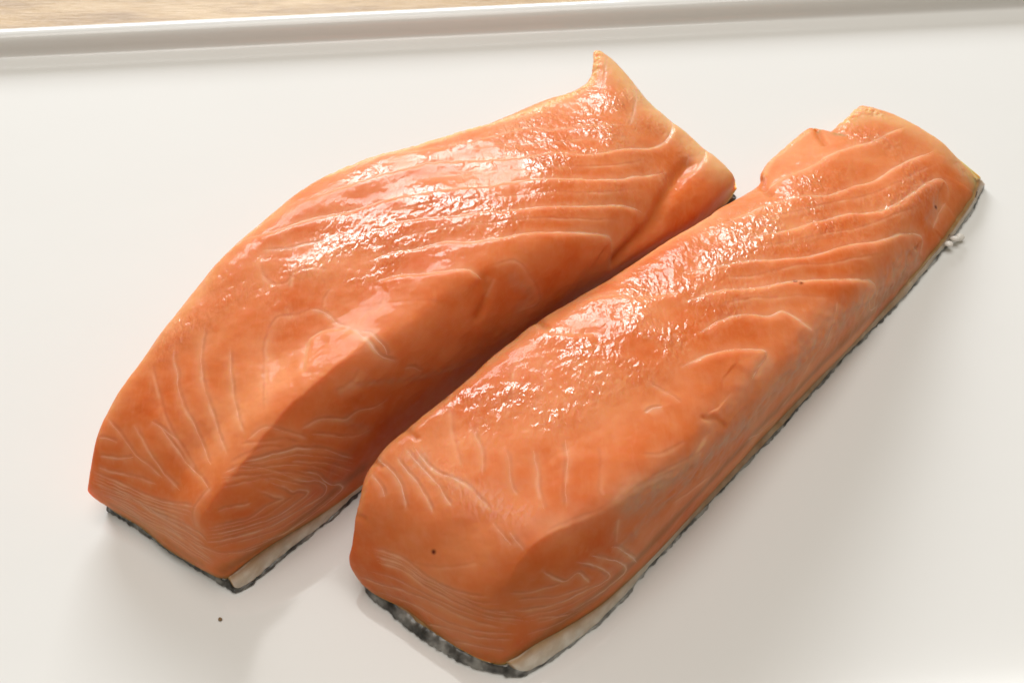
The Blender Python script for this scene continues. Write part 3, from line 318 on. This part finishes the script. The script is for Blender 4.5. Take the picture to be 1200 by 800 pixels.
def mesh_obj(name, verts, faces, mat, parent=None, smooth=True, attrs=None):
    me = bpy.data.meshes.new(name)
    if isinstance(faces, tuple):                     # (quads array, tris array): fast path
        q, t = faces
        me.vertices.add(len(verts)); me.vertices.foreach_set('co', np.asarray(verts, np.float32).ravel())
        loops = np.concatenate([q.ravel(), t.ravel()]).astype(np.int32)
        me.loops.add(len(loops)); me.loops.foreach_set('vertex_index', loops)
        tot = np.concatenate([np.full(len(q), 4), np.full(len(t), 3)]).astype(np.int32)
        st = np.concatenate([[0], np.cumsum(tot)[:-1]]).astype(np.int32)
        me.polygons.add(len(tot)); me.polygons.foreach_set('loop_start', st); me.polygons.foreach_set('loop_total', tot)
        me.update(calc_edges=True); me.validate()
    else:
        me.from_pydata([tuple(map(float, p)) for p in verts], [], faces); me.update()
    if smooth: me.polygons.foreach_set('use_smooth', np.ones(len(me.polygons), bool))
    for k, a in (attrs or {}).items():
        at = me.attributes.new(k, 'FLOAT', 'POINT'); at.data.foreach_set('value', np.asarray(a, np.float32))
    me.materials.append(mat)
    o = bpy.data.objects.new(name, me); col.objects.link(o)
    if parent: o.parent = parent
    return o

# ================================================================ setting: the table
def build_table():
    z = -0.0085
    v = [(-.7, -.5, z), (.7, -.5, z), (.7, .75, z), (-.7, .75, z), (-.7, -.5, z-.03), (.7, -.5, z-.03), (.7, .75, z-.03), (-.7, .75, z-.03)]
    f = [(0, 1, 2, 3), (7, 6, 5, 4), (0, 4, 5, 1), (1, 5, 6, 2), (2, 6, 7, 3), (3, 7, 4, 0)]
    o = mesh_obj('tabletop', v, f, M['wood'], smooth=False); o['kind'] = 'structure'
build_table()

# ================================================================ the platter
def rounded_rect(hx, hy, r, n=12):
    pts = []
    for cx, cy, a0 in ((hx-r, hy-r, 0), (-hx+r, hy-r, 90), (-hx+r, -hy+r, 180), (hx-r, -hy+r, 270)):
        for k in range(n+1):
            a = math.radians(a0+90*k/n); pts.append((cx+r*math.cos(a), cy+r*math.sin(a)))
    return pts

def sweep(name, profile, hx, hy, r, mat, parent, cap_in=False):
    """sweep a (offset, height) profile round a rounded rectangle"""
    rings = []
    for off, z in profile:
        rings.append([(x, y, z) for x, y in rounded_rect(hx+off, hy+off, max(r+off, .002))])
    n = len(rings[0]); V = [p for ring in rings for p in ring]; Fc = []
    for i in range(len(rings)-1):
        for j in range(n):
            k = (j+1) % n; Fc.append((i*n+j, (i+1)*n+j, (i+1)*n+k, i*n+k))
    if cap_in: Fc.append(tuple(range(n)))
    return mesh_obj(name, V, Fc, mat, parent)

def build_platter():
    P = PLATE
    root = empty('serving_platter', (P['cx'], P['cy'], 0), 'long white porcelain serving platter with a rounded raised rim under both fillets', 'platter')
    root.rotation_euler = (0, 0, P['yaw'])
    hx, hy = P['hx'], P['hy']
    # well: floor, cove and inner wall; rim: rolled lip and outer wall down to the foot
    prof = [(-.06, 0), (-.02, 0), (-.004, 0), (0, .0001), (.0005, .0002), (.0010, .0006), (.0013, .0013), (.0015, .0023), (.0016, .0034), (.0018, .0043)]
    sweep('well', prof, hx, hy, .022, M['plate'], root, cap_in=True)
    lip = [(.0018, .0043), (.0020, .0049), (.0025, .0055), (.0034, .0059), (.0046, .0061), (.0058, .0059), (.0067, .0054), (.0072, .0046), (.0073, .0037),
           (.0068, .0015), (.0048, -.002), (.0008, -.0048), (-.012, -.0062), (-.02, -.0064), (-.0215, -.0084), (-.0245, -.0084), (-.026, -.0064), (-.05, -.0060)]
    sweep('rim', lip, hx, hy, .022, M['plate'], root)
build_platter()

# ================================================================ salmon fillets
def side_points(P, n):
    d = np.concatenate([[0], np.cumsum(np.linalg.norm(np.diff(P, axis=0), axis=1))])
    t = np.linspace(0, d[-1], n)
    return np.stack([np.interp(t, d, P[:, k]) for k in range(P.shape[1])], 1)

def bilinear(G, uv):
    x = np.clip(uv[:, 0], 0, 1)*(G.shape[0]-1); y = np.clip(uv[:, 1], 0, 1)*(G.shape[1]-1)
    i = np.minimum(x.astype(int), G.shape[0]-2); j = np.minimum(y.astype(int), G.shape[1]-2)
    a = (x-i)[:, None]; b = (y-j)[:, None]
    return G[i, j]*(1-a)*(1-b)+G[i+1, j]*a*(1-b)+G[i, j+1]*(1-a)*b+G[i+1, j+1]*a*b

def build_fillet(D, label, seed, tint):
    net = np.array(D['net'], float)
    NU, NV = 820, 520
    us = np.linspace(0, 1, NU); vs = np.linspace(0, 1, NV)
    G = surf_grid(net, us, vs); Nn = grid_normals(G)
    V = G.reshape(-1, 3); UV = np.stack(np.meshgrid(us, vs, indexing='ij'), -1).reshape(-1, 2)
    n = len(V)
    disp = np.zeros(n); A = {k: np.zeros(n) for k in ('seam', 'fat', 'film', 'brown', 'grain', 'groove', 'blood', 'gap_shade')}
    # gentle lumps of the meat
    disp += .45*fbm(V+seed*31, .075, 2, seed)+.16*fbm(V, .28, 3, seed+5)
    wob = np.stack([noise3(V, .9, seed+50+k) for k in range(3)], 1)*.09+np.stack([noise3(V, .3, seed+60+k) for k in range(3)], 1)*.18
    VW = V+wob                                        # seams wander a little
    seams = []
    for st, w, step, rib, sg, pts in D['seams']:
        Luv = smooth_line(pts, 5); L3 = surf_pts(net, Luv)
        lo = L3.min(0)-7; hi = L3.max(0)+7
        idx = np.where(np.all((V > lo) & (V < hi), axis=1))[0]
        d, side, par = line_field(VW[idx], UV[idx], L3, Luv)
        ends = np.clip(np.minimum(par, 1-par)/.10, 0, 1); ends = ends*ends*(3-2*ends)
        vary = .62+.55*noise3(V[idx], .35, seed+9)
        A['seam'][idx] = np.maximum(A['seam'][idx], np.clip(st*vary, 0, 1)*np.exp(-(d/(w*1.25))**2)*(.25+.75*ends))
        A['seam'][idx] = np.maximum(A['seam'][idx], .34*st*np.exp(-(d/(w*3.4))**2)*ends)
        s2 = side*sg
        if step < .19:                                # groove shade and deeper red meat painted as a line beside each fine seam
            A['gap_shade'][idx] = np.maximum(A['gap_shade'][idx], st*np.exp(-((d-.50)/.26)**2)*(s2 < 0)*ends*np.clip(.8+.5*noise3(V[idx], .5, seed+21), 0, 1))
        sc = 1.7 if step > .19 else .6
        prof = np.where(s2 > 0, (d/sc)*np.exp(1-d/sc), -.35*np.exp(-d/1.0)*(1-np.exp(-(d/.2)**2)))
        disp[idx] += (1.3 if step > .19 else .12)*step*prof*ends - .06*st*np.exp(-(d/.30)**2)*ends
        seams.append((st, w, rib, Luv))
    for kind, st, w, pts in D['areas']:
        Luv = smooth_line(pts, 5); L3 = surf_pts(net, Luv)
        lo = L3.min(0)-3*w-1; hi = L3.max(0)+3*w+1
        idx = np.where(np.all((V > lo) & (V < hi), axis=1))[0]
        d, side, par = line_field(VW[idx], UV[idx], L3, Luv)
        if kind == 'ridge':
            e = np.clip(np.minimum(par, 1-par)/.2, 0, 1)
            disp[idx] += st*np.exp(-np.sqrt(d*d+.04)/w)*e; continue
        g = st*np.exp(-(d/w)**2)
        A[kind][idx] = np.maximum(A[kind][idx], g)
        if kind == 'groove': disp[idx] -= .8*g*min(w, 1.8)
        if kind == 'film': disp[idx] += .22*g*noise3(V[idx]*np.array([1., 1., 1.6]), .7, seed+70)
        if kind == 'fat' and w < 2.5: disp[idx] += .45*g*fbm(V[idx], .9, 2, seed+71)
    for u, v, r in D['blood']:
        c = surf_pts(net, np.array([[u, v]]))[0]
        A['blood'] = np.maximum(A['blood'], np.exp(-(np.linalg.norm(V-c, axis=1)/r)**3))
    A['grain'] *= np.clip(.75+.9*noise3(V, .16, seed+80), .15, 1.3)
    disp += A['grain']*.10*fbm(V, 1.1, 2, seed+90)
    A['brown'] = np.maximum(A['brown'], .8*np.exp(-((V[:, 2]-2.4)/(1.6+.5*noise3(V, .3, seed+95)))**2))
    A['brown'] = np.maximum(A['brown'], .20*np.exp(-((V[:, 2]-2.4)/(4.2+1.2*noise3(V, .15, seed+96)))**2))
    edge = np.minimum(np.minimum(UV[:, 0], 1-UV[:, 0])/.02, np.minimum(UV[:, 1], 1-UV[:, 1])/.03).clip(0, 1)
    disp *= edge
    G2 = (V+Nn.reshape(-1, 3)*disp[:, None]); G2[:, 2] = np.maximum(G2[:, 2], 2.6)
    Gg = G2.reshape(NU, NV, 3); N2 = grid_normals(Gg)
    root = empty('salmon_fillet', D['loc'], label, 'salmon fillet', 'raw salmon fillets on the platter')
    # flesh: top patch plus closed bottom
    I = np.arange(NU*NV).reshape(NU, NV)
    q = np.stack([I[:-1, :-1], I[:-1, 1:], I[1:, 1:], I[1:, :-1]], -1).reshape(-1, 4)
    loop = np.concatenate([I[0, :-1], I[:-1, -1], I[-1, :0:-1], I[:0:-1, 0]])
    c = G2[loop].mean(0); VV = np.vstack([G2, c[None]])
    ci = NU*NV; t = np.stack([np.roll(loop, -1), loop, np.full(len(loop), ci)], -1)
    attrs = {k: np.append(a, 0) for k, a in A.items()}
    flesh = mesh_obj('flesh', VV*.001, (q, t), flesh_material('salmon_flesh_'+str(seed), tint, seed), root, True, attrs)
    # raised pale fat seams, each a thin ribbon bedded in the meat
    rng = np.random.default_rng(seed)
    for st, w, rib, Luv in seams:
        if not rib: continue
        L = surf_pts(net, Luv); ln = np.linalg.norm(np.diff(L, axis=0), axis=1).sum()
        m = max(10, int(ln/.35)); tt = np.linspace(0, 1, m)
        fine = np.stack([np.interp(tt, np.linspace(0, 1, len(Luv)), Luv[:, k]) for k in (0, 1)], 1)
        B = surf_pts(net, fine)
        P = bilinear(Gg, fine); Nm = bilinear(N2, fine); Nm /= np.linalg.norm(Nm, axis=1, keepdims=True)
        T = np.gradient(P, axis=0); S = np.cross(T, Nm); S /= np.maximum(np.linalg.norm(S, axis=1, keepdims=True), 1e-9)
        # follow the same wander as the meat (inverse offset along the surface)
        wb_ = np.stack([noise3(B, .9, seed+50+k) for k in range(3)], 1)*.09+np.stack([noise3(B, .3, seed+60+k) for k in range(3)], 1)*.18
        sh = -np.einsum('ij,ij->i', wb_, S)
        taper = np.clip(np.minimum(tt, 1-tt)/.18, 0, 1)**.6
        brk = np.clip(.75+.75*noise3(B, .45, seed+33), .12, 1.25)
        hw = w*(.36 if st > .74 else .26)*taper*brk+.02
        hgt = .018*taper*brk*st
        verts = []
        for off, k in ((-1, -.14), (-.55, .35), (0, 1), (.55, .35), (1, -.14)):
            verts.append(P+S*(sh+off*hw)[:, None]+Nm*(np.where(k < 0, k, hgt*k))[:, None])
        W = np.stack(verts, 1).reshape(-1, 3)
        J = np.arange(m*5).reshape(m, 5)
        q2 = np.stack([J[:-1, :-1], J[:-1, 1:], J[1:, 1:], J[1:, :-1]], -1).reshape(-1, 4)
        mesh_obj('fat_seam', W*.001, (q2[:, ::-1], np.zeros((0, 3), int)), M['seam'] if st > .74 else M['faint'], flesh)
    # skin and the fat layer between skin and flesh
    nn, nr, nf, nl = 160, 360, 140, 300
    fl = [side_points(Gg[0, :], nn+1)[:-1], side_points(Gg[:, -1], nr+1)[:-1], side_points(Gg[-1, ::-1], nf+1)[:-1], side_points(Gg[::-1, 0], nl+1)[:-1]]
    FB = np.vstack(fl); cen = FB.mean(0)
    near = side_points(np.array(D['skin_near'], float), nn+1)[:-1]; right = side_points(np.array(D['skin_right'], float), nr+1)[:-1]
    out = FB[nn+nr:, :2]-cen[:2]; out = out/np.linalg.norm(out, axis=1, keepdims=True)
    hid = FB[nn+nr:, :2]-out*.2
    SB = np.vstack([near[:, :2], right[:, :2], hid])
    for _ in range(6): SB = .5*SB+.25*(np.roll(SB, 1, 0)+np.roll(SB, -1, 0))
    tan_ = np.roll(SB, -1, 0)-np.roll(SB, 1, 0); nrm = np.stack([tan_[:, 1], -tan_[:, 0]], 1); nrm /= np.linalg.norm(nrm, axis=1, keepdims=True)
    S3 = np.column_stack([SB, np.zeros(len(SB))])
    jag = .22*noise3(S3, .35, seed+3)+.24*noise3(S3, 1.3, seed+4)-.15
    total = len(SB); s_near = np.zeros(total); s_near[:nn] = 1
    for _ in range(30): s_near = .5*s_near+.25*(np.roll(s_near, 1)+np.roll(s_near, -1))
    ztop = np.maximum(.70+(D['skin_near_h']-.7)*s_near+.30*noise3(S3, .22, seed+6)+.22*noise3(S3, .9, seed+7), .3)
    sil_key = np.concatenate([np.full(nn, D['silver'][0]), np.interp(np.linspace(0, 1, nr), D['silver'][1], D['silver'][2]), np.full(nf+nl, .5)])
    def loops(spec):
        return [np.column_stack([SB+nrm*o[:, None], z]) for o, z in spec]
    z0 = np.zeros(total); lean = D['skin_lean']
    ringset = loops([(z0-.9, z0+.06), (jag*.8-.1, z0+.10), (jag+.05, ztop*.35), (jag*.9+.02-.55*lean*s_near, ztop*.75), (jag*.6-.12-lean*s_near, ztop), (z0-1.2-lean*s_near, ztop+.02)])
    def stitch(rings, name, mat, parent, sil, fade=None):
        k = len(rings); W = np.vstack(rings); J = np.arange(k*total).reshape(k, total); J2 = np.roll(J, -1, 1)
        q = np.stack([J[:-1], J2[:-1], J2[1:], J[1:]], -1).reshape(-1, 4)
        c0 = rings[0].mean(0); c1 = rings[-1].mean(0); W = np.vstack([W, c0, c1])
        a = J[0]; b = J[-1]
        t = np.vstack([np.stack([np.roll(a, -1), a, np.full(total, k*total)], -1), np.stack([b, np.roll(b, -1), np.full(total, k*total+1)], -1)])
        return mesh_obj(name, W*.001, (q, t), mat, parent, True, {'silver': np.append(np.concatenate([sil*f for f in (fade or [1]*k)]), [.5, .5])})
    skin = stitch(ringset, 'skin', M['skin'], root, np.clip(sil_key*D['skin_pale']+.15*noise3(S3, .25, seed+8), 0, 1))
    fb_in = FB.copy(); dirs = cen[:2]-FB[:, :2]; dirs /= np.linalg.norm(dirs, axis=1, keepdims=True)
    rA = np.column_stack([SB-nrm*(.5+lean*s_near)[:, None], ztop-.4]); rB = np.column_stack([SB-nrm*(.30+(lean+.3)*s_near+.12*noise3(S3, .8, seed+12))[:, None], ztop+.30*(1-s_near)])
    top = np.column_stack([FB[:, :2]+dirs*.9, FB[:, 2]+.35])
    rM = rB*.5+top*.5; rM[:, 2] += (.30+.25*noise3(S3, .5, seed+11))*(1-.9*s_near); rQ = rB*.25+top*.75; rQ[:, 2] += .15
    stitch([rA, rB, rM, rQ, top], 'fat_layer', M['layer'], root, np.clip(sil_key+.2*noise3(S3, .4, seed+15), 0, 1), [1, .95, .62, .18, .0])
    return root, flesh, skin, Gg, N2

built = []
built.append(build_fillet(FILLET_A, 'thicker raw salmon fillet with a pointed curled far tip, nearer the left of the platter', 3, 1.0))
built.append(build_fillet(FILLET_B, 'slimmer raw salmon fillet in front, dark skin edge showing along its whole right side', 8, 1.0))

# ================================================================ small bits
def pebble(name, r, squash, mat, parent, loc, seed, rough=.28):
    bm = bmesh.new(); bmesh.ops.create_icosphere(bm, subdivisions=2, radius=1)
    for v in bm.verts:
        k = 1+rough*float(noise3(np.array([[*v.co]])*1.0+seed, 1.6, seed)[0])
        v.co = Vector((v.co.x*r*squash[0]*k, v.co.y*r*squash[1]*k, v.co.z*r*squash[2]*k))
    me = bpy.data.meshes.new(name); bm.to_mesh(me); bm.free()
    for p in me.polygons: p.use_smooth = True
    me.materials.append(mat)
    o = bpy.data.objects.new(name, me); col.objects.link(o); o.location = loc
    if parent: o.parent = parent
    return o

def speck_material():
    m, nt, b = new_mat('brown_crumb'); N = NT(nt)
    N.put(b.inputs['Base Color'], N.mix(N.noise(N.coord(), 2500, 2), (.16, .09, .035, 1), (.30, .19, .08, 1)))
    b.inputs['Roughness'].default_value = .7; return m
def scale_material():
    m, nt, b = new_mat('fish_scale_clear'); N = NT(nt)
    N.put(b.inputs['Base Color'], N.mix(N.noise(N.coord(), 900, 2), (.78, .74, .68, 1), (.88, .85, .80, 1)))
    b.inputs['Roughness'].default_value = .15; return m
c = pebble('crumb', .00042, (1, .9, .7), speck_material(), None, CRUMB, 4)
c['label'] = 'tiny brown crumb lying on the white platter below the left fillet corner'; c['category'] = 'crumb'
sm = scale_material(); rngs = random.Random(5)
for k, (x, y, z, r) in enumerate(SCALES):
    o = pebble('scale', r, (1.1, .95, .7), sm, built[1][2], (x, y, z), 20+k, .12); o.rotation_euler = (rngs.uniform(-.6, .6), rngs.uniform(-.6, .6), rngs.uniform(0, 3))
